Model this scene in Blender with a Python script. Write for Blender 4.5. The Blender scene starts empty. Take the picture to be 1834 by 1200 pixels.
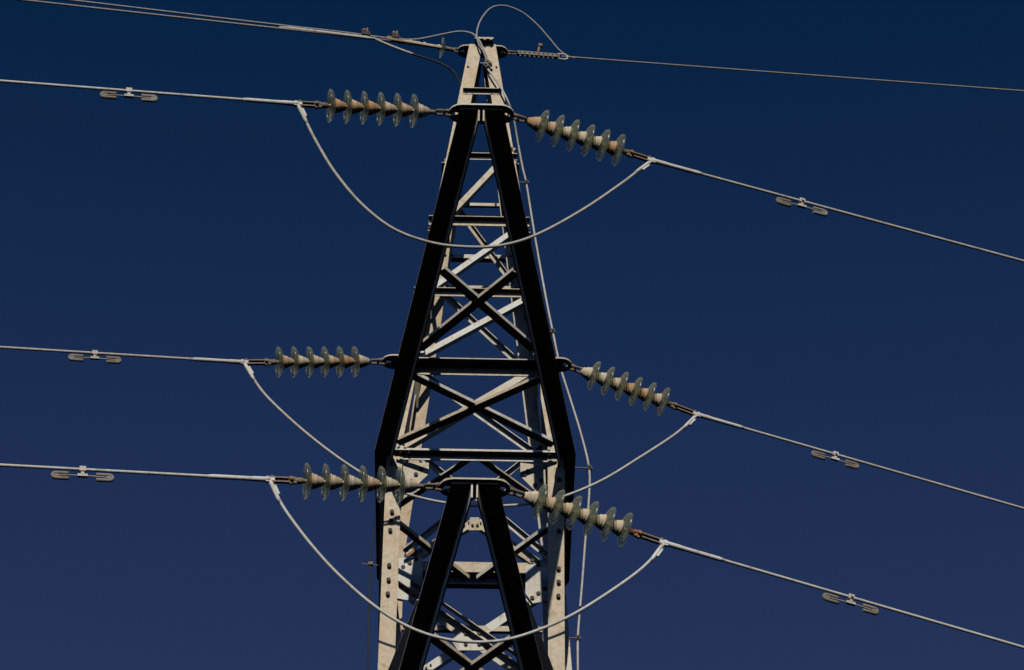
import bpy, bmesh, math, random
from mathutils import Vector, Matrix
random.seed(7)
V = Vector
scene = bpy.context.scene
COL = scene.collection

# ------------------------------------------------------------------ camera
FPX, PW, PH = 6500.0, 1834.0, 1200.0
CAM = V((0, -25.05, 1.7))
PITCH, YAW, ROLL = 0.698131701, 0.0124643202, 0.00989637894
fw = V((math.sin(YAW) * math.cos(PITCH), math.cos(YAW) * math.cos(PITCH), math.sin(PITCH)))
r0 = V((math.cos(YAW), -math.sin(YAW), 0)); u0 = r0.cross(fw)
cr, sr = math.cos(ROLL), math.sin(ROLL)
RT, UP = cr * r0 + sr * u0, cr * u0 - sr * r0
cd = bpy.data.cameras.new("camera")
cd.sensor_fit = 'HORIZONTAL'; cd.sensor_width = 36.0; cd.lens = 36.0 * FPX / PW
cd.clip_start = 0.1; cd.clip_end = 8000
cam = bpy.data.objects.new("camera", cd); COL.objects.link(cam)
cam.matrix_world = Matrix(((RT.x, UP.x, -fw.x, CAM.x), (RT.y, UP.y, -fw.y, CAM.y), (RT.z, UP.z, -fw.z, CAM.z), (0, 0, 0, 1)))
scene.camera = cam

# ------------------------------------------------------------------ sky and sun
SUN = V((-0.08, -1.0, 0.60)).normalized()
w = bpy.data.worlds.new("World"); scene.world = w; w.use_nodes = True
nt = w.node_tree; nt.nodes.clear()
sky = nt.nodes.new("ShaderNodeTexSky"); sky.sky_type = 'NISHITA'; sky.sun_disc = False
sky.sun_elevation = math.asin(SUN.z); sky.sun_rotation = math.radians(180) + math.atan2(0.08, 1)
sky.altitude = 2500; sky.air_density = 1.0; sky.dust_density = 0.0; sky.ozone_density = 6.0
bg = nt.nodes.new("ShaderNodeBackground"); bg.inputs[1].default_value = 0.05
wo = nt.nodes.new("ShaderNodeOutputWorld")
# sky colour multiplied by a hand-set tint ramp over elevation
wtc = nt.nodes.new("ShaderNodeTexCoord"); wsp = nt.nodes.new("ShaderNodeSeparateXYZ"); nt.links.new(wtc.outputs["Generated"], wsp.inputs[0])
wmr = nt.nodes.new("ShaderNodeMapRange"); wmr.inputs[1].default_value = 0.35; wmr.inputs[2].default_value = 0.75; nt.links.new(wsp.outputs[2], wmr.inputs[0])
wcr = nt.nodes.new("ShaderNodeValToRGB"); nt.links.new(wmr.outputs[0], wcr.inputs[0])
we = wcr.color_ramp.elements
for _i in range(3): we.new(0.5)
for _i, (_p, _c) in enumerate(((0.0, (.50, .48, .58)), (.545, (.71, .62, .78)), (.73, (.40, .515, .70)), (.90, (.10, .385, .565)), (1.0, (.06, .33, .50)))):
    we[_i].position = _p; we[_i].color = (*_c, 1)
wmx = nt.nodes.new("ShaderNodeMix"); wmx.data_type = 'RGBA'; wmx.blend_type = 'MULTIPLY'; wmx.inputs[0].default_value = 1.0
nt.links.new(sky.outputs[0], wmx.inputs[6]); nt.links.new(wcr.outputs[0], wmx.inputs[7])
bg.inputs[1].default_value = 0.095
nt.links.new(wmx.outputs[2], bg.inputs[0]); nt.links.new(bg.outputs[0], wo.inputs[0])
ld = bpy.data.lights.new("sun", 'SUN'); ld.energy = 5.0; ld.angle = math.radians(0.5); ld.color = (1.0, 0.945, 0.85)
sun = bpy.data.objects.new("sun", ld); COL.objects.link(sun)
sun.rotation_mode = 'QUATERNION'; sun.rotation_quaternion = (-SUN).to_track_quat('-Z', 'Y'); sun.location = (-10, -80, 60)
scene.cycles.diffuse_bounces = 0
scene.view_settings.view_transform = 'Standard'; scene.view_settings.look = 'None'
scene.view_settings.exposure = -0.9; scene.view_settings.gamma = 1.0; scene.view_settings.use_curve_mapping = False

# ------------------------------------------------------------------ survey helpers: sight lines onto real planes
def ray(px, py):
    return (fw * FPX + RT * (px - PW / 2) - UP * (py - PH / 2)).normalized()
def on_plane(px, py, p0, n):
    d = ray(px, py); return CAM + d * ((p0 - CAM).dot(n) / d.dot(n))
def on_z(px, py, z): return on_plane(px, py, V((0, 0, z)), V((0, 0, 1)))
def on_y(px, py, y): return on_plane(px, py, V((0, y, 0)), V((0, 1, 0)))
def on_vert(px, py, p0, d): return on_plane(px, py, p0, V((-d[1], d[0], 0)))

ZA, ZB, YT, ZTOP = 20.6596, 17.0851, -5.05, 26.26
def hw(z):
    if z <= ZA: return 0.76 + 0.002 * (ZA - z), 0.88 + 0.01 * (ZA - z)
    t = (z - ZA) / (ZTOP - ZA); return 0.76 + (0.125 - 0.76) * t, 0.88 + (0.125 - 0.88) * t
def on_face(px, py, s, off=0.0):
    y = s * 0.6
    for _ in range(12):
        p = on_y(px, py, y); y = s * hw(p.z)[1] + off
    return p
def FR(px, py, off=0.0): return on_face(px, py, -1, off)
def BK(px, py, off=0.0): return on_face(px, py, 1, off)
def slope_n(s):
    ky = (0.88 - 0.125) / (ZTOP - ZA)
    return V((0, s, ky)).normalized()

# ------------------------------------------------------------------ materials
def new_mat(name):
    m = bpy.data.materials.new(name); m.use_nodes = True
    n = m.node_tree; b = n.nodes["Principled BSDF"]
    return m, n, b
def nd(n, t, **kw):
    x = n.nodes.new(t)
    for k, v in kw.items():
        if k in x.inputs: x.inputs[k].default_value = v
        else: setattr(x, k, v)
    return x
def ramp(n, src, stops):
    r = n.nodes.new("ShaderNodeValToRGB"); e = r.color_ramp.elements
    while len(e) < len(stops): e.new(0.5)
    for i, (p, c) in enumerate(stops): e[i].position = p; e[i].color = c if len(c) == 4 else (*c, 1)
    n.links.new(src, r.inputs[0]); return r
def mix(n, fac, a, b, mode='MIX'):
    x = n.nodes.new("ShaderNodeMix"); x.data_type = 'RGBA'; x.blend_type = mode
    for sock, v in ((x.inputs[0], fac), (x.inputs[6], a), (x.inputs[7], b)):
        if hasattr(v, 'is_linked'): n.links.new(v, sock)
        else: sock.default_value = v if not isinstance(v, tuple) or len(v) == 4 else (*v, 1)
    return x.outputs[2]
def steel_mat(name, pale, warm, rust, rust_amt=0.5, bias=0.0):
    m, n, b = new_mat(name)
    g = nd(n, "ShaderNodeNewGeometry"); oi = nd(n, "ShaderNodeObjectInfo")
    off = n.nodes.new("ShaderNodeVectorMath"); off.operation = 'MULTIPLY_ADD'
    cmb = nd(n, "ShaderNodeCombineXYZ")
    for i in range(3): n.links.new(oi.outputs["Random"], cmb.inputs[i])
    n.links.new(cmb.outputs[0], off.inputs[0]); off.inputs[1].default_value = (37, 37, 37)
    n.links.new(g.outputs["Position"], off.inputs[2])
    big = nd(n, "ShaderNodeTexNoise", Scale=3.2, Detail=6.0, Roughness=0.7); n.links.new(off.outputs[0], big.inputs["Vector"])
    add = n.nodes.new("ShaderNodeMath"); add.operation = 'MULTIPLY_ADD'
    n.links.new(oi.outputs["Random"], add.inputs[0]); add.inputs[1].default_value = 0.62; n.links.new(big.outputs["Fac"], add.inputs[2])
    r1 = ramp(n, add.outputs[0], [(0.52 + bias, pale), (1.0 + bias, warm)])
    fine = nd(n, "ShaderNodeTexNoise", Scale=26.0, Detail=8.0, Roughness=0.7); n.links.new(off.outputs[0], fine.inputs["Vector"])
    c2 = mix(n, 0.6, r1.outputs[0], ramp(n, fine.outputs["Fac"], [(0.3, (.35, .33, .3)), (0.7, (.75, .74, .7))]).outputs[0], 'OVERLAY')
    sp = nd(n, "ShaderNodeTexNoise", Scale=11.0, Detail=6.0, Roughness=0.65); n.links.new(off.outputs[0], sp.inputs["Vector"])
    rm = ramp(n, sp.outputs["Fac"], [(0.56, (0, 0, 0)), (0.70, (rust_amt,) * 3)])
    c3 = mix(n, rm.outputs[0], c2, rust)
    st = n.nodes.new("ShaderNodeVectorMath"); st.operation = 'MULTIPLY'; st.inputs[1].default_value = (22, 22, 1.6); n.links.new(off.outputs[0], st.inputs[0])
    sn = nd(n, "ShaderNodeTexNoise", Scale=1.0, Detail=4.0, Roughness=0.6); n.links.new(st.outputs[0], sn.inputs["Vector"])
    sm = ramp(n, sn.outputs["Fac"], [(0.52, (0, 0, 0)), (0.68, (.55 * rust_amt,) * 3)])
    c3 = mix(n, sm.outputs[0], c3, tuple(0.45 * p + 0.5 * q for p, q in zip(warm, rust)))
    n.links.new(c3, b.inputs["Base Color"])
    b.inputs["Roughness"].default_value = 0.72; b.inputs["Specular IOR Level"].default_value = 0.25
    bp = nd(n, "ShaderNodeBump", Strength=0.25, Distance=0.004); n.links.new(fine.outputs["Fac"], bp.inputs["Height"]); n.links.new(bp.outputs[0], b.inputs["Normal"])
    return m
M = {}
M['steel'] = steel_mat("galvanised_steel", (.72, .72, .67), (.60, .51, .39), (.30, .16, .08), .55)
M['leg'] = steel_mat("weathered_leg_steel", (.66, .61, .51), (.62, .50, .36), (.38, .20, .09), .55)
M['rusty'] = steel_mat("rusted_steel", (.36, .20, .10), (.42, .17, .06), (.12, .07, .05), .8)
M['hard'] = steel_mat("hardware_steel", (.22, .19, .16), (.27, .19, .12), (.14, .07, .04), .8)
M['alu'] = steel_mat("aluminium_strand", (.66, .65, .62), (.50, .47, .43), (.25, .22, .2), .55)
M['sleeve'] = steel_mat("aluminium_sleeve", (.78, .77, .74), (.62, .60, .55), (.34, .30, .26), .75)
M['ground_wire'] = steel_mat("earth_wire_steel", (.34, .34, .35), (.32, .30, .28), (.2, .17, .14), .4)
M['zinc'] = steel_mat("zinc_casting", (.27, .26, .24), (.24, .21, .17), (.16, .12, .09), .6)
M['cap'] = steel_mat("insulator_cap_iron", (.66, .58, .44), (.52, .33, .18), (.30, .15, .07), .6, bias=0.06)
def plain(name, c, rough=0.6, spec=0.3):
    m, n, b = new_mat(name)
    t = nd(n, "ShaderNodeTexNoise", Scale=18.0, Detail=4.0); tc = nd(n, "ShaderNodeTexCoord"); n.links.new(tc.outputs["Object"], t.inputs["Vector"])
    r = ramp(n, t.outputs["Fac"], [(0.3, tuple(x * .7 for x in c)), (0.7, tuple(x * 1.2 for x in c))])
    n.links.new(r.outputs[0], b.inputs["Base Color"]); b.inputs["Roughness"].default_value = rough; b.inputs["Specular IOR Level"].default_value = spec
    return m
M['bolt'] = plain("dark_bolt", (.030, .026, .022))
M['black'] = plain("black_rubber", (.02, .02, .022), .55)
m, n, b = new_mat("insulator_glass")
n.nodes.remove(b)
tr = nd(n, "ShaderNodeBsdfTransparent"); tr.inputs[0].default_value = (.90, .93, .84, 1)
dust_glow = nd(n, "ShaderNodeBsdfTranslucent"); dust_glow.inputs[0].default_value = (.86, .84, .62, 1)  # dust film, also standing in for sunlight glowing through the glass
dif = nd(n, "ShaderNodeBsdfDiffuse"); dif.inputs[0].default_value = (.58, .57, .43, 1)
glo = nd(n, "ShaderNodeBsdfGlossy"); glo.inputs[0].default_value = (1, 1, 1, 1); glo.inputs["Roughness"].default_value = 0.24
m1 = nd(n, "ShaderNodeMixShader"); m1.inputs[0].default_value = 0.35
n.links.new(dust_glow.outputs[0], m1.inputs[1]); n.links.new(dif.outputs[0], m1.inputs[2])
tx = nd(n, "ShaderNodeTexNoise", Scale=34.0, Detail=5.0); tcc = nd(n, "ShaderNodeTexCoord"); n.links.new(tcc.outputs["Object"], tx.inputs["Vector"])
rp = ramp(n, tx.outputs["Fac"], [(0.35, (.07,) * 3), (0.72, (.26,) * 3)])
m2 = nd(n, "ShaderNodeMixShader"); rimw = nd(n, "ShaderNodeLayerWeight"); rimw.inputs[0].default_value = 0.5
rimr = ramp(n, rimw.outputs["Facing"], [(0.55, (0,) * 3), (0.95, (.55,) * 3)])  # extra pale layer at grazing angles paints bright rims on the discs
dsum = n.nodes.new("ShaderNodeMath"); dsum.operation = 'ADD'; dsum.use_clamp = True
n.links.new(rp.outputs[0], dsum.inputs[0]); n.links.new(rimr.outputs[0], dsum.inputs[1]); n.links.new(dsum.outputs[0], m2.inputs[0])
n.links.new(tr.outputs[0], m2.inputs[1]); n.links.new(m1.outputs[0], m2.inputs[2])
fw_ = nd(n, "ShaderNodeLayerWeight"); fw_.inputs[0].default_value = 0.5
fr = ramp(n, fw_.outputs["Facing"], [(0.35, (.04,) * 3), (0.97, (.45,) * 3)])
m3 = nd(n, "ShaderNodeMixShader"); n.links.new(fr.outputs[0], m3.inputs[0]); n.links.new(m2.outputs[0], m3.inputs[1]); n.links.new(glo.outputs[0], m3.inputs[2])
bpn = nd(n, "ShaderNodeBump", Strength=0.3, Distance=0.003); n.links.new(tx.outputs["Fac"], bpn.inputs["Height"]); n.links.new(bpn.outputs[0], glo.inputs["Normal"])
n.links.new(m3.outputs[0], n.nodes["Material Output"].inputs[0]); M['glass'] = m
m, n, b = new_mat("unseen_dark_ground")  # unseen ground, made near black so the steel undersides stay dark
g = nd(n, "ShaderNodeNewGeometry")
t1 = nd(n, "ShaderNodeTexNoise", Scale=0.05, Detail=8.0); t2 = nd(n, "ShaderNodeTexNoise", Scale=1.7, Detail=8.0)
for t in (t1, t2): n.links.new(g.outputs["Position"], t.inputs["Vector"])
a = ramp(n, t1.outputs["Fac"], [(0.35, (.009, .0085, .006)), (0.65, (.014, .012, .008))])
c = mix(n, 0.5, a.outputs[0], ramp(n, t2.outputs["Fac"], [(0.3, (.006, .0065, .004)), (0.7, (.016, .014, .009))]).outputs[0])
n.links.new(c, b.inputs["Base Color"]); b.inputs["Roughness"].default_value = 1.0; b.inputs["Specular IOR Level"].default_value = 0.0; M['ground'] = m
M['concrete'] = plain("footing_concrete", (.28, .27, .25), .9)

# ------------------------------------------------------------------ mesh helpers
def obj(name, bm, mats, parent=None, smooth=False, loc=None):
    me = bpy.data.meshes.new(name)
    bmesh.ops.recalc_face_normals(bm, faces=bm.faces[:])
    bm.to_mesh(me); bm.free()
    for mm in (mats if isinstance(mats, (list, tuple)) else [mats]): me.materials.append(M[mm])
    if smooth:
        for p in me.polygons: p.use_smooth = True
    o = bpy.data.objects.new(name, me); COL.objects.link(o)
    if parent is not None:
        o.parent = parent; o.location = -V(loc) if loc is not None else (0, 0, 0)
    return o
def empty(name, loc=(0, 0, 0), parent=None):
    o = bpy.data.objects.new(name, None); COL.objects.link(o); o.location = loc; o.empty_display_size = 0.2
    if parent is not None: o.parent = parent
    return o
def tag(o, label, cat, group=None):
    o['label'] = label; o['category'] = cat
    if group: o['group'] = group
    return o
def prism(bm, poly_a, poly_b, mi=0):
    a = [bm.verts.new(p) for p in poly_a]; b_ = [bm.verts.new(p) for p in poly_b]; k = len(a)
    fs = [bm.faces.new(a[::-1]), bm.faces.new(b_)]
    for i in range(k): fs.append(bm.faces.new((a[i], a[(i + 1) % k], b_[(i + 1) % k], b_[i])))
    for f in fs: f.material_index = mi
    return fs
def angle(bm, p0, p1, U, Vv, a, b_, t=0.009, mi=0):
    d = (p1 - p0).normalized(); U = (U - d * U.dot(d)).normalized(); Vv = (Vv - d * Vv.dot(d)); Vv = (Vv - U * Vv.dot(U)).normalized()
    prof = [(0, 0), (a, 0), (a, t), (t, t), (t, b_), (0, b_)]
    prism(bm, [p0 + U * x + Vv * y for x, y in prof], [p1 + U * x + Vv * y for x, y in prof], mi)
def box(bm, c, X, Y, Z, sx, sy, sz, mi=0):
    q = [(-1, -1), (1, -1), (1, 1), (-1, 1)]
    prism(bm, [c + X * (x * sx) + Y * (y * sy) - Z * sz for x, y in q], [c + X * (x * sx) + Y * (y * sy) + Z * sz for x, y in q], mi)
def bolt(bm, p, nrm, r=0.017, h=0.016, mi=1):
    nrm = nrm.normalized(); x = nrm.orthogonal().normalized(); y = nrm.cross(x)
    ring = [p + x * r * math.cos(i * math.pi / 3) + y * r * math.sin(i * math.pi / 3) for i in range(6)]
    prism(bm, [v - nrm * 0.004 for v in ring], [v + nrm * h for v in ring], mi)
def cyl(bm, p0, p1, ra, rb=None, seg=12, mi=0):
    rb = ra if rb is None else rb
    d = (p1 - p0).normalized(); x = d.orthogonal().normalized(); y = d.cross(x)
    c = [(math.cos(i * 2 * math.pi / seg), math.sin(i * 2 * math.pi / seg)) for i in range(seg)]
    prism(bm, [p0 + x * ra * a + y * ra * b_ for a, b_ in c], [p1 + x * rb * a + y * rb * b_ for a, b_ in c], mi)
def tube(bm, pts, r, seg=10, mi=0, closed=False):
    n_ = len(pts); rings = []; x = None
    rr = r if isinstance(r, (list, tuple)) else [r] * n_
    for i in range(n_):
        d = (pts[(i + 1) % n_] - pts[i - 1]) if closed else (pts[min(i + 1, n_ - 1)] - pts[max(i - 1, 0)])
        d.normalize()
        x = d.orthogonal().normalized() if x is None else (x - d * x.dot(d)).normalized()
        y = d.cross(x)
        rings.append([bm.verts.new(pts[i] + (x * math.cos(k * 2 * math.pi / seg) + y * math.sin(k * 2 * math.pi / seg)) * rr[i]) for k in range(seg)])
    for i in range(n_ if closed else n_ - 1):
        A, B = rings[i], rings[(i + 1) % n_]
        for k in range(seg):
            f = bm.faces.new((A[k], A[(k + 1) % seg], B[(k + 1) % seg], B[k])); f.material_index = mi; f.smooth = True
    if not closed:
        for R in (rings[0][::-1], rings[-1]):
            f = bm.faces.new(R); f.material_index = mi
def spline(P, sub=10):
    out = []
    Q = [P[0] * 2 - P[1]] + list(P) + [P[-1] * 2 - P[-2]]
    for i in range(1, len(Q) - 2):
        a, b_, c_, d_ = Q[i - 1:i + 3]
        for k in range(sub):
            t = k / sub
            out.append(0.5 * ((2 * b_) + (c_ - a) * t + (2 * a - 5 * b_ + 4 * c_ - d_) * t * t + (3 * b_ - a - 3 * c_ + d_) * t ** 3))
    out.append(P[-1].copy()); return out
def lathe(bm, prof, seg=32, mi=0, close=False):
    """profile (x, r) turned about the local X axis"""
    rings = []
    for x, r in prof:
        rings.append([bm.verts.new((x, r * math.cos(k * 2 * math.pi / seg), r * math.sin(k * 2 * math.pi / seg))) for k in range(seg)])
    for i in range(len(rings) if close else len(rings) - 1):
        A, B = rings[i], rings[(i + 1) % len(rings)]
        for k in range(seg):
            f = bm.faces.new((A[k], A[(k + 1) % seg], B[(k + 1) % seg], B[k])); f.material_index = mi; f.smooth = True
    if not close:
        for R in (rings[0][::-1], rings[-1]): bm.faces.new(R).material_index = mi
def holed_plate(bm, outline, holes, to_world, th, mi=0):
    """outline and holes in 2-D; to_world(x, y, h) gives the point"""
    b2 = bmesh.new(); es = []
    for loop in [outline] + holes:
        vs = [b2.verts.new((x, y, 0)) for x, y in loop]
        es += [b2.edges.new((vs[i], vs[(i + 1) % len(vs)])) for i in range(len(vs))]
    bmesh.ops.triangle_fill(b2, use_beauty=True, edges=es)
    tris = [[tuple(v.co[:2]) for v in f.verts] for f in b2.faces]; b2.free()
    cache = {}
    def vert(xy, h):
        k = (round(xy[0], 5), round(xy[1], 5), h)
        if k not in cache: cache[k] = bm.verts.new(to_world(xy[0], xy[1], h))
        return cache[k]
    for t in tris:
        bm.faces.new([vert(q, 0) for q in t]).material_index = mi
        bm.faces.new([vert(q, th) for q in t][::-1]).material_index = mi
    for loop in [outline] + holes:
        for i in range(len(loop)):
            p, q = loop[i], loop[(i + 1) % len(loop)]
            bm.faces.new((vert(p, 0), vert(q, 0), vert(q, th), vert(p, th))).material_index = mi
def circle2(cx, cy, r, k=14): return [(cx + r * math.cos(i * 2 * math.pi / k), cy + r * math.sin(i * 2 * math.pi / k)) for i in range(k)]
def stadium(hx, hy, k=8):
    """plan of an attachment plate: straight long sides, round ends"""
    out = []
    for i in range(k + 1):
        t = -math.pi / 2 + math.pi * i / k; out.append((hx - hy + hy * math.cos(t), hy * math.sin(t)))
    for i in range(k + 1):
        t = math.pi / 2 + math.pi * i / k; out.append((-hx + hy + hy * math.cos(t), hy * math.sin(t)))
    return out
EX, EY, EZ = V((1, 0, 0)), V((0, 1, 0)), V((0, 0, 1))

# ------------------------------------------------------------------ ground
bm = bmesh.new(); S = 4000
bm.faces.new([bm.verts.new(p) for p in ((-S, -S, 0), (S, -S, 0), (S, S, 0), (-S, S, 0))])
gr = obj('ground', bm, 'ground'); gr['kind'] = 'structure'

# ------------------------------------------------------------------ tower
tower = empty('lattice_tower')
tag(tower, 'tall galvanised steel lattice tower with triangular arms, bolted angles and tapering peak', 'pylon')
def corner(sx, sy, z): h = hw(z); return V((sx * h[0], sy * h[1], z))
def bolts_on(bm, px_list, face, nrm, r=0.019):
    for px, py in px_list: bolt(bm, face(px, py), nrm, r)
leg_bolts = {(-1, -1): [(702, 917), (700.5, 933), (699, 950), (697, 1013), (696, 1039), (694.5, 1064)],
             (1, -1): [(1001, 952), (1000.5, 1019), (1000.5, 1043), (1000, 1068), (1003, 880)]}
for sx in (-1, 1):
    for sy in (-1, 1):
        bm = bmesh.new(); U, W = V((-sx, 0, 0)), V((0, -sy, 0))
        angle(bm, corner(sx, sy, 0.12), corner(sx, sy, ZA + 0.1), U, W, .135, .135, .014)
        angle(bm, corner(sx, sy, ZA + 0.1), corner(sx, sy, ZTOP), U, W, .125, .125, .012)
        for px, py in leg_bolts.get((sx, sy), []): bolt(bm, FR(px, py), V((0, -1, 0)), .019)
        if sy < 0:
            for zz in (25.9, 25.3, 24.6, 24.1, 23.4, 22.4): 
                c = corner(sx, sy, zz); bolt(bm, c + V((-sx * .03, 0, 0)), V((0, -1, 0)), .011, .012)
        obj('tower_leg', bm, ['leg', 'bolt'], tower)
def face_member(kind, face, p, q, up, out, a=.06, b_=.06, t=.007, mat='steel', bolts=True, off=0.0, heel_low=True):
    """an angle lying in a tower face between two sighted points"""
    P, Q = face(*p), face(*q)
    s = -1 if face is FR else 1
    d = (Q - P).normalized(); nrm = slope_n(s) if P.z > ZA else V((0, s, 0))
    U = nrm.cross(d);  U = U if U.z > 0 else -U
    if abs(d.z) > .95 and U.x < 0: U = -U
    U = U * up
    P = P + nrm * off; Q = Q + nrm * off
    bm = bmesh.new(); angle(bm, P, Q, U, nrm * s * -out, a, b_, t)
    if bolts:
        for e, k in ((P, 1), (Q, -1)):
            for i in (0, 1): bolt(bm, e + d * k * (.03 + .05 * i) + U * a * .55 + V((0, -.002, 0)), V((0, -1, 0)), .010, .012)
    return obj(kind, bm, [mat, 'bolt'], tower)
# "out" = +1: the second flange points to the camera side (-y), -1: away from it
H, D = 'horizontal_brace', 'diagonal_brace'
def hbar(y_, x0, x1, face, up, out, a, b_, off=0.004, mat='steel'):
    P = face((x0 + x1) / 2, y_); s = -1 if face is FR else 1
    nrm = V((0, s, 0))
    A, B = face(x0, y_), face(x1, y_); z = P.z
    A = V((A.x, P.y + s * off, z)); B = V((B.x, P.y + s * off, z))
    bm = bmesh.new(); angle(bm, A, B, V((0, 0, up)), V((0, -out, 0)), a, b_, .007)
    for e, k in ((A, 1), (B, -1)):
        for i in (0, 1): bolt(bm, e + EX * k * (.03 + .06 * i) + V((0, -.004, up * a * .55)), V((0, -1, 0)), .011, .012)
    return obj(H, bm, [mat, 'bolt'], tower)
# front face
hbar(164, 829, 898, FR, -1, 1, .045, .05); hbar(281, 803, 926, FR, -1, 1, .045, .055)
hbar(396, 768, 948, FR, -1, 1, .065, .065); hbar(524, 741, 964, FR, -1, 1, .055, .06)
hbar(809, 706, 1002, FR, 1, -1, .024, .03)
face_member(D, FR, (924, 266), (797, 400), 1, -1, .055, .05)
face_member(D, FR, (930, 411), (772, 522), 1, -1, .055, .05)
face_member(D, FR, (952, 534), (727, 655), 1, -1, .06, .05)
face_member(D, FR, (962, 665), (715, 809), 1, -1, .07, .06)
# back face
BOFF = -.012
hbar(370, 822, 905, BK, 1, -1, .035, .03, BOFF); hbar(464, 792, 931, BK, 1, -1, .045, .06, BOFF)
hbar(519, 783, 942, BK, 1, -1, .04, .03, BOFF); hbar(664, 755, 962, BK, 1, -1, .05, .05, BOFF)
hbar(1026, 712, 990, BK, 1, -1, .11, .10, BOFF)
hbar(1131, 705, 985, BK, 1, -1, .055, .04, BOFF)
face_member(D, BK, (817, 366), (921, 508), -1, 1, .045, .045, off=BOFF)
face_member(D, BK, (792, 522), (944, 662), -1, 1, .05, .05, off=BOFF)
face_member(D, BK, (757, 668), (965, 815), -1, 1, .055, .055, off=BOFF)
face_member(D, BK, (735, 800), (850, 892), -1, 1, .05, .05, off=BOFF)
face_member(D, BK, (970, 800), (850, 892), -1, 1, .05, .05, off=BOFF)
face_member(D, BK, (746, 1004), (850, 942), 1, -1, .085, .06, off=BOFF)
face_member(D, BK, (962, 1018), (850, 942), 1, -1, .085, .06, off=BOFF)
face_member(D, BK, (722, 998), (846, 899), -1, 1, .05, .05, off=BOFF - .10)
face_member(D, BK, (984, 1006), (856, 899), -1, 1, .05, .05, off=BOFF - .10)
face_member(D, BK, (714, 1052), (944, 1212), -1, 1, .08, .08, off=BOFF - .02)
face_member(D, BK, (735, 1050), (970, 1214), 1, 1, .035, .06, off=BOFF - .03)
face_member(D, BK, (985, 1062), (764, 1208), 1, -1, .08, .06, off=BOFF)
def plate(pts, face, bolts=(), th=.010, mat='steel', off=0.0, label=None, r=.019):
    s = -1 if face is FR else 1
    P = [face(*q) + V((0, off, 0)) for q in pts]
    bm = bmesh.new(); prism(bm, P, [p + V((0, th, 0)) for p in P])
    for q in bolts: bolt(bm, face(*q) + V((0, off, 0)), V((0, -1, 0)), r)
    o = obj('gusset_plate', bm, [mat, 'bolt'], tower)
    if label: o['label'] = label
    return o
GO = -.045
plate([(708, 1004), (757, 1004), (757, 1066), (746, 1083), (706, 1076)], BK, [(722, 1022), (734, 1015), (745, 1007), (719, 1055), (731, 1064), (742, 1072)], off=GO, r=.020)
plate([(991, 1010), (941, 1018), (941, 1068), (954, 1086), (990, 1079)], BK, [(953, 1010), (964, 1018), (976, 1061), (964, 1069), (953, 1077)], off=GO, r=.020)
plate([(842, 932), (858, 932), (861, 955), (839, 955)], BK, [(846, 947), (855, 947)], off=GO, r=.012)
plate([(820, 1136), (868, 1136), (876, 1152), (866, 1170), (820, 1170), (808, 1152)], BK, [(834, 1141), (858, 1141), (834, 1160), (858, 1160)], off=GO, r=.018)
plate([(727, 978), (747, 976), (745, 1000), (727, 1002)], BK, [(738, 987)], off=GO, mat='rusty', label='orange rusted plate by the back leg', r=.014)
plate([(932, 826), (976, 832), (978, 874), (955, 873), (932, 850)], FR, [(946, 842), (939, 848), (958, 867), (970, 859)], off=.02)
plate([(768, 826), (722, 826), (722, 868), (745, 868), (768, 846)], FR, [(754, 838), (745, 848), (735, 860)], off=.02)
plate([(992, 838), (1012, 842), (1011, 886), (994, 884)], FR, [(1001, 862)], off=-.014, mat='leg', r=.022)
# side faces: single diagonals and horizontals, flanges outward
def side(sx, z0, y0s, z1, y1s, a=.055, b_=.05, out=1):
    P, Q = corner(sx, y0s, z0), corner(sx, y1s, z1)
    P += V((sx * .004, -y0s * .05, 0)); Q += V((sx * .004, -y1s * .05, 0))
    d = (Q - P).normalized(); U = V((sx, 0, 0)).cross(d); U = U if U.z > 0 else -U
    bm = bmesh.new(); angle(bm, P, Q, U, V((sx * out, 0, 0)), a, b_, .007)
    return obj(D if abs(z0 - z1) > .05 else H, bm, ['steel', 'bolt'], tower)
for sx in (-1, 1):
    for z0, z1 in ((25.25, 24.1), (24.1, 23.3), (23.3, 22.35), (22.35, 21.5), (21.5, 20.7)):
        side(sx, z0, -1, z1, 1, .05, .045, -1)
    for z in (FR(864, 286).z, FR(860, 403).z): side(sx, z, -1, z, 1, .05, .034)
side(1, 20.45, 1, 18.3, -1, .06, .055); side(-1, 20.2, -1, 19.2, 1, .05, .03)
side(-1, 19.2, 1, 18.0, -1, .05, .02); side(1, 20.4, -1, 19.6, 1, .05, .02)
# lower body below the picture
for k in range(5):
    za, zb = 17.0 - 3.3 * k, 17.0 - 3.3 * (k + 1) + .05
    zb = max(zb, .3)
    for f in range(4):
        c = [(-1, -1), (1, -1), (1, 1), (-1, 1)]; a1, a2 = c[f], c[(f + 1) % 4]
        nrm = V(((a1[0] + a2[0]) / 2, (a1[1] + a2[1]) / 2, 0))
        for i, (u, v_) in enumerate(((a1, a2), (a2, a1))):
            P, Q = corner(*u, za), corner(*v_, zb); off = nrm * (.003 - .010 * i)
            bm = bmesh.new(); angle(bm, P + off, Q + off, EZ, -nrm, .07, .05, .007); obj(D, bm, 'steel', tower)
for sx in (-1, 1):
    for sy in (-1, 1):
        c = corner(sx, sy, 0); bm = bmesh.new()
        prism(bm, [c + V((x * .4 - sx * .05, y * .4 - sy * .05, -.3)) for x, y in ((-1, -1), (1, -1), (1, 1), (-1, 1))], [c + V((x * .32 - sx * .05, y * .32 - sy * .05, .25)) for x, y in ((-1, -1), (1, -1), (1, 1), (-1, 1))])
        obj('footing', bm, 'concrete', tower)
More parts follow.
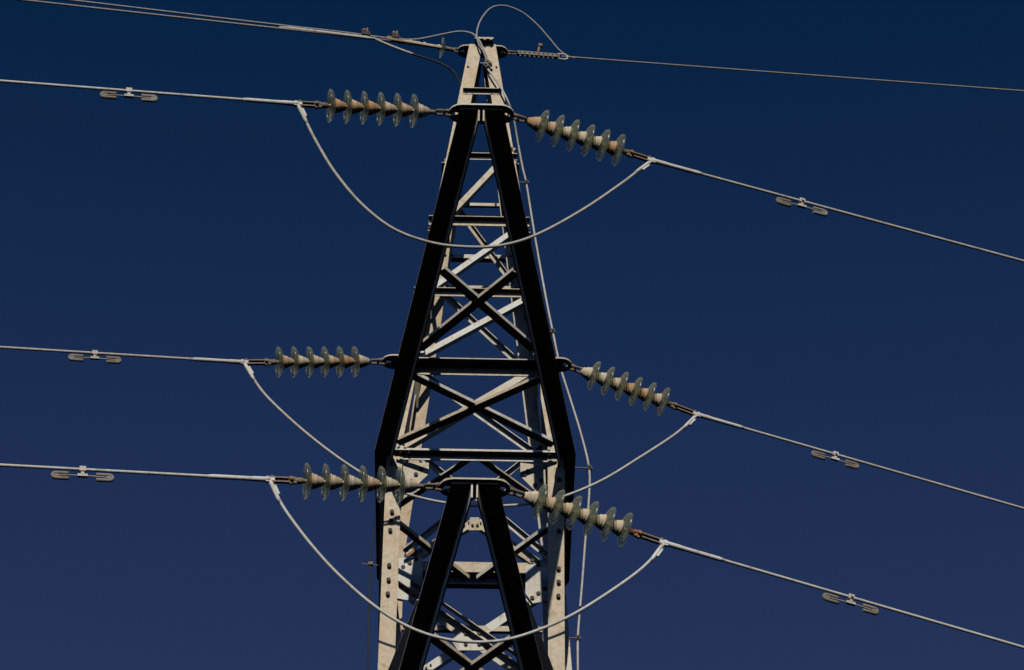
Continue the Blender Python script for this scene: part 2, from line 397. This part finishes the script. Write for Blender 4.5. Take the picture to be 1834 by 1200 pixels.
# peak: attachment plate, cap
ZP = on_y(855, 93, -.02).z
bm = bmesh.new()
holed_plate(bm, stadium(.245, .085), [circle2(.195, 0, .024), circle2(-.195, 0, .024)], lambda x, y, h: V((x, y - .02, ZP + h)), .014)
obj('peak_plate', bm, 'steel', tower)
bm = bmesh.new()
box(bm, V((.015, -.10, ZTOP + .012)), EX, EY, EZ, .088, .098, .010)
for x in (-.05, .02, .08): bolt(bm, V((x, -.19, ZTOP + .002)), V((0, 0, -1)), .012, .014, 0)
obj('peak_cap', bm, 'steel', tower)

# ------------------------------------------------------------------ crossarms
def make_crossarm(z, ends):
    arm = empty('crossarm', (0, 0, 0), tower)
    for sx in (-1, 1):
        bm = bmesh.new()
        A, B, Cc = V((sx * .012, YT - .070, z - .001)), V((sx * .70, -.92, z - .001)), V((sx * .70, .90, z - .001))
        prof = [(0, 0), (.150, 0), (.150, -.012), (.012, -.012), (.012, -.13), (0, -.13)]
        secs = [[bm.verts.new(p + V((sx * x, 0, h))) for x, h in prof] for p in (A, B, Cc)]
        secs.append([bm.verts.new(Cc + V((sx * min(x, .05), .26, h))) for x, h in prof])
        bm.faces.new(secs[0]); bm.faces.new(secs[3][::-1])
        for a_, b_ in ((secs[0], secs[1]), (secs[1], secs[2]), (secs[2], secs[3])):
            for i in range(6): bm.faces.new((a_[i], a_[(i + 1) % 6], b_[(i + 1) % 6], b_[i]))
        for yy in (-4.80, -4.72): bolt(bm, V((sx * (.08 + .166 * (yy + 5.05)), yy, z - .013)), V((0, 0, -1)), .014)
        for yy in (-.6, -.3, .2, .5, .8): bolt(bm, V((sx * .80, yy, z - .013)), V((0, 0, -1)), .012)
        obj('chord', bm, ['steel', 'bolt'], arm)
        # tie from the chord up to the front leg
        f = 1.35; yy = YT + f; xi = .012 + .166 * (f + .075) + .07
        bm = bmesh.new(); zl = z + 1.27; c = corner(sx, -1, zl)
        angle(bm, V((sx * xi, yy, z + .01)), c + V((-sx * .16, -.02, -.02)), V((sx, 0, 0)), V((0, 0, 1)), .085, .05, .008)
        obj('tie_strut', bm, 'steel', arm)
    bm = bmesh.new()
    holed_plate(bm, stadium(.25, .105), [circle2(.192, 0, .026), circle2(-.192, 0, .026)], lambda x, y, h: V((x, YT + y, z + h)), .014)
    obj('tip_plate', bm, 'steel', arm)
    # cross beams
    dz = z - ZA
    for yb, xb, U, a, dn in ((-2.02, .52, V((0, -1, 0)), .12, .092), (-.845, .69, V((0, -1, 0)), .075, .062)):
        bm = bmesh.new(); angle(bm, V((-xb, yb, z + .012)), V((xb, yb, z + .012)), U, V((0, 0, -1)), a, dn, .010)
        for s in (-1, 1):
            for i in (0, 1): bolt(bm, V((s * (xb - .06 - .07 * i), yb - .05, z + .002)), V((0, 0, -1)), .013)
        obj('cross_beam', bm, ['steel', 'bolt'], arm)
    for s in (-1, 1):       # plan bracing: two crosses between the chords, one diamond inside the body
        L = [((-.27 * s, -3.25), (.49 * s, -2.28)), ((-.51 * s, -1.92), (.68 * s, -1.03))]
        for i, (p, q) in enumerate(L):
            P = V((p[0], p[1], z + .004 + .010 * (s > 0))); Q = V((q[0], q[1], z + .004 + .010 * (s > 0)))
            bm = bmesh.new(); angle(bm, P, Q, V((0, 1, 0)), V((0, 0, 1)), .075, .032, .008); obj('plan_brace', bm, 'steel', arm)
        for p, q, u_ in (((.06 * s, -.87), (.70 * s, -.16), .018), ((.70 * s, .0), (.03 * s, .86), .04)):
            bm = bmesh.new(); angle(bm, V((*p, z - .03)), V((*q, z - .03)), V((0, 1, 0)), V((0, 0, 1)), .055, u_, .007); obj('plan_brace', bm, 'steel', arm)
    bm = bmesh.new(); angle(bm, V((-.70, 1.0, z + .012)), V((.70, 1.0, z + .012)), V((0, 1, 0)), V((0, 0, 1)), .07, .06, .008); obj('cross_beam', bm, 'steel', arm)
    if ends:
        for s in (-1, 1):
            bm = bmesh.new(); cx = s * .615
            holed_plate(bm, stadium(.165, .088), [circle2(s * .108, 0, .024)], lambda x, y, h: V((cx + x, -2.08 + y, z + h + .001)), .014)
            bolt(bm, V((s * .62, -2.11, z - .006)), V((0, 0, -1)), .014)
            obj('end_plate', bm, ['steel', 'bolt'], arm)
    return arm
upper = make_crossarm(ZA, True); upper['label'] = 'upper triangular arm carrying four insulator strings'
lower = make_crossarm(ZB, False); lower['label'] = 'lower triangular arm cut by the bottom edge'

# ------------------------------------------------------------------ insulators
bm = bmesh.new()
outer = [(-.006, .055), (.004, .066), (.008, .094), (.018, .115), (.031, .1255), (.040, .1275), (.044, .125)]
inner = [(.042, .119), (.030, .113), (.021, .104), (.040, .093), (.042, .089), (.020, .083), (.017, .072), (.036, .063), (.037, .059), (.014, .053), (.010, .040), (.004, .013), (-.006, .013)]
lathe(bm, outer + inner, 40, 0, True)
DISC = obj('insulator_disc', bm, 'glass', smooth=True); DISC_ME = DISC.data; bpy.data.objects.remove(DISC)
bm = bmesh.new()
lathe(bm, [(-.088, .016), (-.087, .029), (-.070, .032), (-.067, .038), (-.044, .042), (-.041, .049), (-.017, .053), (-.013, .053), (-.012, .059), (.002, .059), (.003, .012)], 28)
lathe(bm, [(.004, .011), (.022, .011), (.030, .014), (.046, .012), (.052, .017), (.060, .012)], 14)
for e in bm.edges:
    if len(e.link_faces) == 2 and e.calc_face_angle() > .45: e.smooth = False
CAPO = obj('cap', bm, 'cap', smooth=True); CAP_ME = CAPO.data; bpy.data.objects.remove(CAPO)
def link_ring(bm, c, X, Y, hx, hy, r):
    """chain link lying in the plane X, Y"""
    pts = []
    for i in range(8): t = -math.pi / 2 + math.pi * i / 7; pts.append(c + X * (hx - hy + hy * math.cos(t)) + Y * (hy * math.sin(t)))
    for i in range(8): t = math.pi / 2 + math.pi * i / 7; pts.append(c + X * (-hx + hy + hy * math.cos(t)) + Y * (hy * math.sin(t)))
    tube(bm, pts, r, 8, closed=True)
def make_string(P0, P1, label, rust_end=False, sh=0.0):
    """tension string of six glass discs between plate hole P0 and dead end P1, local X along it"""
    Ld = (P1 - P0).length; k = Ld / 1.205
    X = (P1 - P0).normalized(); Y = EZ.cross(X).normalized(); Z = X.cross(Y)
    root = empty('insulator_string', P0)
    root.rotation_mode = 'QUATERNION'; root.rotation_quaternion = Matrix((X, Y, Z)).transposed().to_quaternion()
    tag(root, label, 'insulator', 'strings of six glass insulator discs')
    bm = bmesh.new()
    link_ring(bm, V((.032, 0, 0)), EX, EZ, .058, .026, .011)
    link_ring(bm, V((.108 * k, 0, 0)), EX, EY, .052, .024, .010)
    cyl(bm, V((.150 * k, 0, 0)), V((.215 * k + sh, 0, 0)), .014, .020)
    obj('shackle', bm, 'hard', root)
    for i in range(6):
        x = (.295 + .127 * i) * k + sh
        d = bpy.data.objects.new('insulator_disc', DISC_ME); COL.objects.link(d); d.parent = root; d.location = (x, 0, 0)
        d.rotation_euler = (random.uniform(0, 6), random.uniform(-.012, .012), random.uniform(-.012, .012))
        c = bpy.data.objects.new('cap', CAP_ME); COL.objects.link(c); c.parent = d
    xe = (.295 + .127 * 5 + .05) * k + sh
    bm = bmesh.new()
    lathe(bm, [(xe - .01, .010), (xe, .018), (xe + .02, .024), (xe + .045, .022), (xe + .06, .012)], 14)
    box(bm, V((xe + .075, 0, 0)), EX, EY, EZ, .026, .010, .026)
    cyl(bm, V((xe + .085, -.034, 0)), V((xe + .085, .034, 0)), .013)
    o = obj('socket_eye', bm, 'rusty' if rust_end else 'hard', root, smooth=False)
    bm = bmesh.new(); x0, x1 = xe + .065, Ld + .005
    for s in (-1, 1):
        box(bm, V(((x0 + x1) / 2, 0, s * .017)), EX, EY, EZ, (x1 - x0) / 2, .012, .005)
        bolt(bm, V((x0 + .02, 0, s * .022)), V((0, 0, s)), .013, .010, 0); bolt(bm, V((x1 - .02, 0, s * .022)), V((0, 0, s)), .013, .010, 0)
    cyl(bm, V((x1 - .02, 0, -.02)), V((x1 - .02, 0, .02)), .012)
    box(bm, V((x0 + .012, 0, 0)), EX, EY, EZ, .022, .010, .012)
    obj('yoke_strap', bm, 'hard', root)
    return root
AZL, AZR = math.radians(9), math.radians(18)
DL, DR = V((-math.cos(AZL), -math.sin(AZL), 0)), V((math.cos(AZR), math.sin(AZR), 0))
def wire_mesh(pts, r, seg=10):
    bm = bmesh.new(); tube(bm, pts, r, seg); return bm
def span_pts(A, B, sag, far):
    """A = dead end, B = another sighted point; continued to 'far' metres with a slight sag"""
    d = (B - A); L0 = d.length; d = d / L0; out = []; n_ = 60
    for i in range(n_ + 1):
        s = far * (i / n_) ** 1.6
        out.append(A + d * s + V((0, 0, sag * (s * (s - L0)) )))
    return out, d
HOLE = {'ul': V((-.192, YT, ZA + .007)), 'ur': V((.192, YT, ZA + .007)),
        'ml': V((-.723, -2.08, ZA + .008)), 'mr': V((.723, -2.08, ZA + .008)),
        'll': V((-.192, YT, ZB + .007)), 'lr': V((.192, YT, ZB + .007))}
# dead-end pixel, sleeve-end pixel, frame-edge pixel
LINES = {'ul': ((534, 186), (435, 178), (0, 145)), 'ml': ((438, 649), (345, 641), (0, 622)), 'll': ((484, 859), (372, 853), (0, 833)),
         'ur': ((1166, 287), (1258, 310), (1834, 468)), 'mr': ((1247, 742), (1332, 766), (1834, 911)), 'lr': ((1188, 972), (1297, 1002), (1834, 1160))}
NM = {'ul': 'top left phase', 'ur': 'top right phase', 'ml': 'middle left phase', 'mr': 'middle right phase', 'll': 'bottom left phase', 'lr': 'bottom right phase'}
STR_LABEL = {'ul': 'glass insulator string going left from the tip of the upper arm',
             'ur': 'glass insulator string going right from the tip of the upper arm',
             'ml': 'glass insulator string on the left end of the wide dark cross beam',
             'mr': 'glass insulator string on the right end of the wide dark cross beam',
             'll': 'glass insulator string left of the lower arm tip, overlapping the left leg',
             'lr': 'glass insulator string right of the lower arm tip, ending in a rusty fitting'}
WIRE_LABEL = {'ul': 'grey conductor running left from the highest left insulator string',
              'ur': 'grey conductor sloping right from the highest right insulator string',
              'ml': 'grey conductor running left from the cross beam insulator string',
              'mr': 'grey conductor sloping right from the cross beam insulator string',
              'll': 'grey conductor running left from the lowest left insulator string',
              'lr': 'grey conductor sloping right from the lowest right insulator string'}
DAMP_LABEL = {'ul': 'vibration damper with two weights under the highest left conductor',
              'ur': 'vibration damper with two weights under the highest right conductor',
              'ml': 'vibration damper with two weights under the middle left conductor',
              'mr': 'vibration damper with two weights under the middle right conductor',
              'll': 'vibration damper with two weights under the lowest left conductor',
              'lr': 'vibration damper with two weights under the lowest right conductor'}
DAMP = {'ul': (231, (199, 266)), 'ml': (170, (138, 198)), 'll': (148, (106, 184)), 'ur': (1436, (1400, 1463)), 'mr': (1496, (1463, 1520)), 'lr': (1524, (1491, 1562))}
R_W = .0115
ENDP = {}
proto_damper = None
def make_damper():
    root = empty('vibration_damper')
    bm = bmesh.new()                       # clamp gripping the wire at the origin (wire along X), body below
    box(bm, V((0, 0, -.002)), EX, EY, EZ, .022, .019, .019)
    box(bm, V((0, 0, -.031)), EX, EY, EZ, .012, .012, .014)
    box(bm, V((0, 0, -.052)), EX, EY, EZ, .034, .012, .010)
    bolt(bm, V((0, -.018, -.005)), V((0, -1, 0)), .010, .014, 0)
    obj('clamp', bm, 'alu', root)
    bm = bmesh.new(); tube(bm, [V((-.20 + .4 * i / 12, 0, -.052 - .008 * abs(i / 6 - 1) ** 2)) for i in range(13)], .0055, 8); obj('messenger_wire', bm, 'ground_wire', root)
    for s in (-1, 1):
        bm = bmesh.new(); pts = []; c = V((s * .148, 0, -.060)); n_ = 10; hx, hz = .056, .0215
        for i in range(4): pts.append(c + V((-s * hx + s * (hx - hz + hx) * i / 4, 0, hz)))
        for i in range(n_ + 1):
            t = math.pi / 2 - math.pi * i / n_; pts.append(c + V((s * (hx - hz + hz * math.cos(t)), 0, hz * math.sin(t))))
        for i in range(1, 5): pts.append(c + V((s * (hx - hz) - s * (hx - hz + hx) * i / 4, 0, -hz)))
        tube(bm, pts, .0135, 10); box(bm, c + V((s * .030, 0, 0)), EX, EY, EZ, .014, .009, .010)
        obj('weight', bm, 'zinc', root, smooth=False)
    return root
def copy_tree(o, parent=None):
    c = o.copy(); COL.objects.link(c)
    if parent is not None: c.parent = parent
    for ch in o.children: copy_tree(ch, c)
    return c
for k in ('ul', 'ur', 'ml', 'mr', 'll', 'lr'):
    left = k[1] == 'l'; dr = DL if left else DR
    P0 = HOLE[k]; e, s_, f_ = LINES[k]
    E_ = on_vert(*e, P0, dr); F_ = on_vert(*f_, P0, dr); ENDP[k] = E_
    make_string(P0, E_, STR_LABEL[k], k == 'lr', {'ml': -.04, 'mr': -.06, 'ur': -.03, 'lr': -.045}.get(k, 0))
    pts, d = span_pts(E_, F_, .00025, 140)
    bm = wire_mesh(pts, R_W); wire = obj('conductor', bm, 'alu'); tag(wire, WIRE_LABEL[k], 'power line', 'phase conductors')
    S_ = on_vert(*s_, P0, dr); Ls = (S_ - E_).length
    bm = bmesh.new(); q = [E_ + d * x + V((0, 0, .00025 * x * (x - (F_ - E_).length))) for x in [Ls * i / 12 for i in range(13)]]
    tube(bm, q, [.019] * 4 + [.0165] * 8 + [.0125], 12)
    box(bm, E_ + d * .0, d, d.cross(EZ).normalized(), EZ, .030, .012, .022)
    slv = obj('dead_end_sleeve', bm, 'sleeve', wire); slv['label'] = 'bright aluminium sleeve at the tower end'
    # damper
    px = DAMP[k][0]; (x0, y0), (x1, y1) = e, f_
    C_ = on_vert(px, y0 + (y1 - y0) * (px - x0) / (x1 - x0), P0, dr)
    t = (C_ - E_).length; C_ = E_ + d * t + V((0, 0, .00025 * t * (t - (F_ - E_).length)))
    if proto_damper is None: dm = proto_damper = make_damper()
    else: dm = copy_tree(proto_damper)
    X = d.copy(); Y = EZ.cross(X).normalized(); Z = X.cross(Y)
    dm.location = C_; dm.rotation_mode = 'QUATERNION'; dm.rotation_quaternion = Matrix((X, Y, Z)).transposed().to_quaternion()
    sc = 1.0; dm.scale = (sc, sc, sc)
    tag(dm, DAMP_LABEL[k], 'damper', 'vibration dampers on the conductors')

# jumpers: loops of conductor under each arm, pixel points between the two dead ends
JUMP = {'u': [(545, 211), (566, 253), (600, 309), (648, 366), (705, 410), (770, 434), (830, 442), (895, 440), (960, 421), (1040, 378), (1110, 331), (1148, 302)],
        'm': [(449, 670), (474, 706), (520, 751), (570, 793), (625, 833), (680, 865), (740, 888), (800, 901), (860, 906), (930, 904), (1000, 892), (1075, 862), (1145, 820), (1205, 781), (1234, 757)],
        'l': [(494, 884), (515, 920), (560, 979), (610, 1033), (670, 1085), (730, 1122), (790, 1143), (850, 1150), (905, 1146), (960, 1130), (1020, 1104), (1080, 1068), (1140, 1026), (1172, 996)]}
JL = {'u': 'jumper loop hanging under the upper arm tip, crossing both dark chords',
      'm': 'jumper loop passing behind the lowest insulator strings',
      'l': 'jumper loop hanging lowest, across the bottom of the tower'}
for k, pl in JUMP.items():
    A, B = ENDP[k + 'l'], ENDP[k + 'r']; dd = B - A; dd.z = 0; dd.normalize()
    P = [on_vert(*q, A, dd) for q in pl]
    P = [A + V((0, 0, -.012))] + P + [B + V((0, 0, -.012))]
    S = spline(P, 8)
    j = obj('jumper_cable', wire_mesh(S, R_W), 'alu'); tag(j, JL[k], 'power line', 'jumper loops around the tower')
    for end, nxt in ((P[0], P[1]), (P[-1], P[-2])):
        d = (nxt - end).normalized(); Y = d.orthogonal().normalized()
        Y = d.cross(EY).normalized(); Z = d.cross(Y)
        bm = bmesh.new(); tube(bm, [end - d * .01, end + d * .03, end + d * .15, end + d * .19], [.013, .0155, .0145, .012], 12)
        box(bm, end + d * .085 + Y * .010, d, Y, Z, .040, .016, .008)
        for i in (0, 1): bolt(bm, end + d * (.05 + .05 * i) - Z * .007, -Z, .012, .014)
        obj('terminal_lug', bm, ['sleeve', 'bolt'], j)

# ------------------------------------------------------------------ earth wires at the peak
PL0 = V((-.195, -.02, ZP + .007)); PR0 = V((.195, -.02, ZP + .007))
DLE = V((-math.cos(math.radians(9)), -math.sin(math.radians(9)), 0)); DRE = V((math.cos(math.radians(14)), math.sin(math.radians(14)), 0))
def L_(px, py): return on_vert(px, py, PL0, DLE)
def R_(px, py): return on_vert(px, py, PR0, DRE)
# left fitting: clevis, one glass disc, rod, wedge clamp
A, B = PL0, L_(722, 74)
X = (B - A).normalized(); Y = EZ.cross(X).normalized(); Z = X.cross(Y); Lf = (B - A).length
root = empty('earth_wire_fitting', A); root.rotation_mode = 'QUATERNION'; root.rotation_quaternion = Matrix((X, Y, Z)).transposed().to_quaternion()
tag(root, 'rod fitting with one glass disc left of the tower peak', 'insulator')
bm = bmesh.new(); link_ring(bm, V((.03, 0, 0)), EX, EZ, .05, .022, .010); cyl(bm, V((.07, 0, 0)), V((.19, 0, 0)), .018, .024); obj('shackle', bm, 'hard', root)
d = bpy.data.objects.new('insulator_disc', DISC_ME); COL.objects.link(d); d.parent = root; d.location = (.175, 0, 0); d.scale = (.8, .8, .8)
bm = bmesh.new(); cyl(bm, V((.18, 0, 0)), V((Lf * .72, 0, 0)), .019); cyl(bm, V((Lf * .72, 0, 0)), V((Lf, 0, 0)), .024, .018)
for x in (.38, .62, .86): cyl(bm, V((Lf * x, 0, 0)), V((Lf * x + .025, 0, 0)), .027)
obj('tension_rod', bm, 'steel', root)
bm = bmesh.new(); box(bm, V((Lf + .07, 0, .004)), EX, EY, EZ, .09, .016, .022); bolt(bm, V((Lf + .03, -.018, 0)), V((0, -1, 0)), .016, .014, 1); bolt(bm, V((Lf + .12, -.018, 0)), V((0, -1, 0)), .016, .014, 1)
obj('wedge_clamp', bm, ['hard', 'bolt'], root)
# left earth wire
E_ = L_(700, 73); F_ = L_(50, 1)
pts, dE = span_pts(E_, F_, .0002, 140)
o = obj('earth_wire', wire_mesh(pts, .0105), 'ground_wire'); tag(o, 'thin earth wire running left from the tower peak to the top edge', 'cable', 'earth wires at the peak')
bm = bmesh.new(); a_, b_ = L_(500, 48), L_(672, 69); off = V((0, 0, .012))
tube(bm, [a_ + (b_ - a_) * i / 10 + V((0, 0, -.004)) for i in range(11)], [.010] + [.019] * 9 + [.014], 10); obj('armour_rods', bm, 'alu', o)
# cable over the left wire, arching to the peak and down the front
P = [L_(-900, -122), L_(-300, -50), L_(50, -9), L_(285, 19), L_(400, 33), L_(520, 47), L_(600, 56), L_(655, 63), L_(700, 69), L_(745, 70.5), L_(790, 62), L_(822, 56.5), on_y(845, 60, -.10), on_y(858, 72, -.19), on_y(866, 90, -.22), on_y(872, 104, -.19), on_y(874, 118, -.20)]
cb = obj('fibre_cable', wire_mesh(spline(P, 8), .0095), 'ground_wire'); tag(cb, 'light cable lying on the left earth wire, arching over to the peak', 'cable')
# dark cable under the left wire
P = [L_(676, 71), L_(705, 84), L_(740, 97), L_(775, 108), L_(800, 119), L_(815, 131), on_y(825, 152, -.10)]
cb = obj('bonding_cable', wire_mesh(spline(P, 8), .011), 'black'); tag(cb, 'dark bonding cable hanging below the left earth wire into the peak', 'cable')
bm = bmesh.new(); tube(bm, spline([L_(668, 68), L_(690, 78), L_(715, 88), L_(740, 97)], 6), .013, 8); obj('armour_rods', bm, 'alu', cb)
for px, py, s, lab in ((655, 62, 1.0, 'dark wire clamp with a pale bolt on the left earth wire, farther out'), (708, 67, .85, 'dark wire clamp on the left earth wire, nearer to the peak')):
    c = L_(px, py); rt = empty('wire_clamp', c); rt.rotation_euler = (0, 0, math.radians(9)); tag(rt, lab, 'clamp', 'clamps on the left earth wire')
    bm = bmesh.new(); box(bm, V((0, 0, .004)), EX, EY, EZ, .042 * s, .026, .022); box(bm, V((-.02 * s, 0, .038)), EX, EY, EZ, .026 * s, .018, .016); obj('clamp_body', bm, 'black', rt)
    bm = bmesh.new(); cyl(bm, V((.012, -.012, .02)), V((.012, -.012, .075)), .010); bolt(bm, V((-.02, -.018, .04)), V((0, -1, 0)), .014, .014, 0); obj('clamp_bolt', bm, 'hard', rt)
# right fitting: chain links, turnbuckle, thimble, arcing horn
A, B = PR0, R_(1012, 102)
X = (B - A).normalized(); Y = EZ.cross(X).normalized(); Z = X.cross(Y); Lf = (B - A).length
root = empty('turnbuckle', A); root.rotation_mode = 'QUATERNION'; root.rotation_quaternion = Matrix((X, Y, Z)).transposed().to_quaternion()
tag(root, 'pale turnbuckle with holes and an eye, right of the tower peak', 'turnbuckle')
bm = bmesh.new(); link_ring(bm, V((.035, 0, 0)), EX, EZ, .05, .020, .009); link_ring(bm, V((.105, 0, 0)), EX, EY, .045, .018, .008); obj('chain_link', bm, 'hard', root)
bm = bmesh.new(); x0, x1 = .15, Lf - .06
ho = [circle2(x0 + (x1 - x0) * (i + .5) / 9, 0, .0105, 10) for i in range(9)]
for s in (-1, 1):
    oy = s * .014
    holed_plate(bm, [(x0, -.022), (x1, -.020), (x1, .020), (x0, .022)], ho, lambda x, y, h: V((x, oy - .004 + h, y)), .008)
obj('strap', bm, 'zinc', root)
bm = bmesh.new(); link_ring(bm, V((Lf - .03, 0, 0)), EX, EZ, .055, .034, .010); obj('eye', bm, 'alu', root)
bm = bmesh.new(); xh = .15 + (x1 - x0) * .50; tube(bm, [V((xh, 0, .02)), V((xh + .01, 0, .06)), V((xh + .025, -.01, .10))], [.014, .013, .012], 10); box(bm, V((xh + .03, -.012, .112)), EX, EY, EZ, .018, .018, .016)
obj('horn', bm, 'hard', root)
# right earth wire and its loop
E_ = R_(1006, 101); F_ = R_(1834, 163)
pts, dE = span_pts(E_, F_, .0002, 140)
o = obj('earth_wire', wire_mesh(pts, .0085), 'ground_wire'); tag(o, 'thin earth wire running right from the tower peak', 'cable', 'earth wires at the peak')
P = [R_(1030, 104), R_(1018, 101), R_(1002, 90), R_(985, 70), R_(962, 44), R_(935, 22), R_(905, 10.5), R_(880, 14), on_y(862, 34, -.12), on_y(854, 58, -.19), on_y(857, 78, -.215), on_y(866, 93, -.235), on_y(872, 112, -.215), on_y(875, 124, -.21)]
cb = obj('fibre_cable', wire_mesh(spline(P, 8), .0085), 'ground_wire'); tag(cb, 'cable making a high loop above the tower peak', 'cable')
bm = bmesh.new()
c = on_y(873, 112, -.215)
for i, (dx, dz) in enumerate(((0, 0), (-.012, -.045), (.02, -.035), (.005, -.08))):
    box(bm, c + V((dx, -.005 * i, dz)), EX, EY, EZ, .026, .018, .015, i % 2)
    bolt(bm, c + V((dx, -.02 - .005 * i, dz)), V((0, -1, 0)), .012, .014, 0)
cl = obj('cable_clamp', bm, ['hard', 'black']); tag(cl, 'cluster of small clamps holding the cables at the front of the peak', 'clamp')
# down lead
def DN(px, py, y): return on_y(px, py, y)
P = [DN(874, 124, -.24), DN(884, 138, -.27), DN(896, 155, -.30), DN(910, 182, -.33), DN(920, 213, -.22), DN(928, 258, -.1), DN(936, 300, -.05), DN(943, 330, -.05), DN(955, 405, -.1), DN(968, 480, -.15), DN(980, 545, -.2), DN(990, 594, -.2), DN(1003, 655, -.2), DN(1020, 710, -.2), DN(1040, 775, -.2), DN(1055, 838, -.2), DN(1055, 890, -.2), DN(1049, 960, -.2), DN(1043, 1040, -.2), DN(1038, 1100, -.2), DN(1035, 1143, -.2), DN(1035, 1210, -.2)]
S = spline(P, 8); e = S[-1]; S += [V((e.x + (.9 - e.x) * i / 6, e.y, e.z + (.4 - e.z) * i / 6)) for i in range(1, 7)]
dl = obj('down_lead', wire_mesh(S, .0095), 'alu'); tag(dl, 'pale cable running down along the right side of the tower', 'cable')
for px, py, y, xt, lab in ((943, 327, -.05, 929, 'small cable clamp right of the upper arm, highest on the pale down lead'), (990, 594, -.2, 975, 'small cable clamp on the pale down lead above the cross beam'),
                           (1056, 838, -.2, 1018, 'small cable clamp on the pale down lead at its widest bend'), (1035, 1143, -.2, 1015, 'small cable clamp on the pale down lead, lowest')):
    c = DN(px, py, y); w_ = DN(xt, py - 1, y)
    rt = empty('cable_clamp', c); tag(rt, lab, 'clamp', 'cable clamps down the tower')
    bm = bmesh.new(); box(bm, V((0, 0, 0)), EX, EY, EZ, .018, .018, .022); bolt(bm, V((.0, -.018, 0)), V((0, -1, 0)), .010, .012, 0); obj('clamp_body', bm, 'black', rt)
    bm = bmesh.new(); cyl(bm, w_ - c, V((.03, 0, 0)), .005, None, 8); obj('standoff', bm, 'hard', rt)
# thin dark cable on the left
P = [DN(669, 940, .5), DN(665, 985, .5), DN(663, 1010, .5), DN(662, 1060, .5), DN(660, 1130, .5), DN(659, 1210, .5)]
S = spline(P, 6); e = S[-1]; S.append(V((e.x, e.y, .4)))
dk = obj('dark_cable', wire_mesh(S, .007), 'black'); tag(dk, 'thin dark cable hanging along the left side of the tower', 'cable')
c = DN(664, 1010, .5); rt = empty('cable_clamp', c); tag(rt, 'small clamp on the dark cable left of the tower', 'clamp', 'cable clamps down the tower')
bm = bmesh.new(); box(bm, V((0, 0, 0)), EX, EY, EZ, .02, .016, .014); obj('clamp_body', bm, 'hard', rt)
bm = bmesh.new(); cyl(bm, V((-.08, 0, 0)), DN(681, 1013, .5) - c, .005, None, 8); obj('standoff', bm, 'hard', rt)
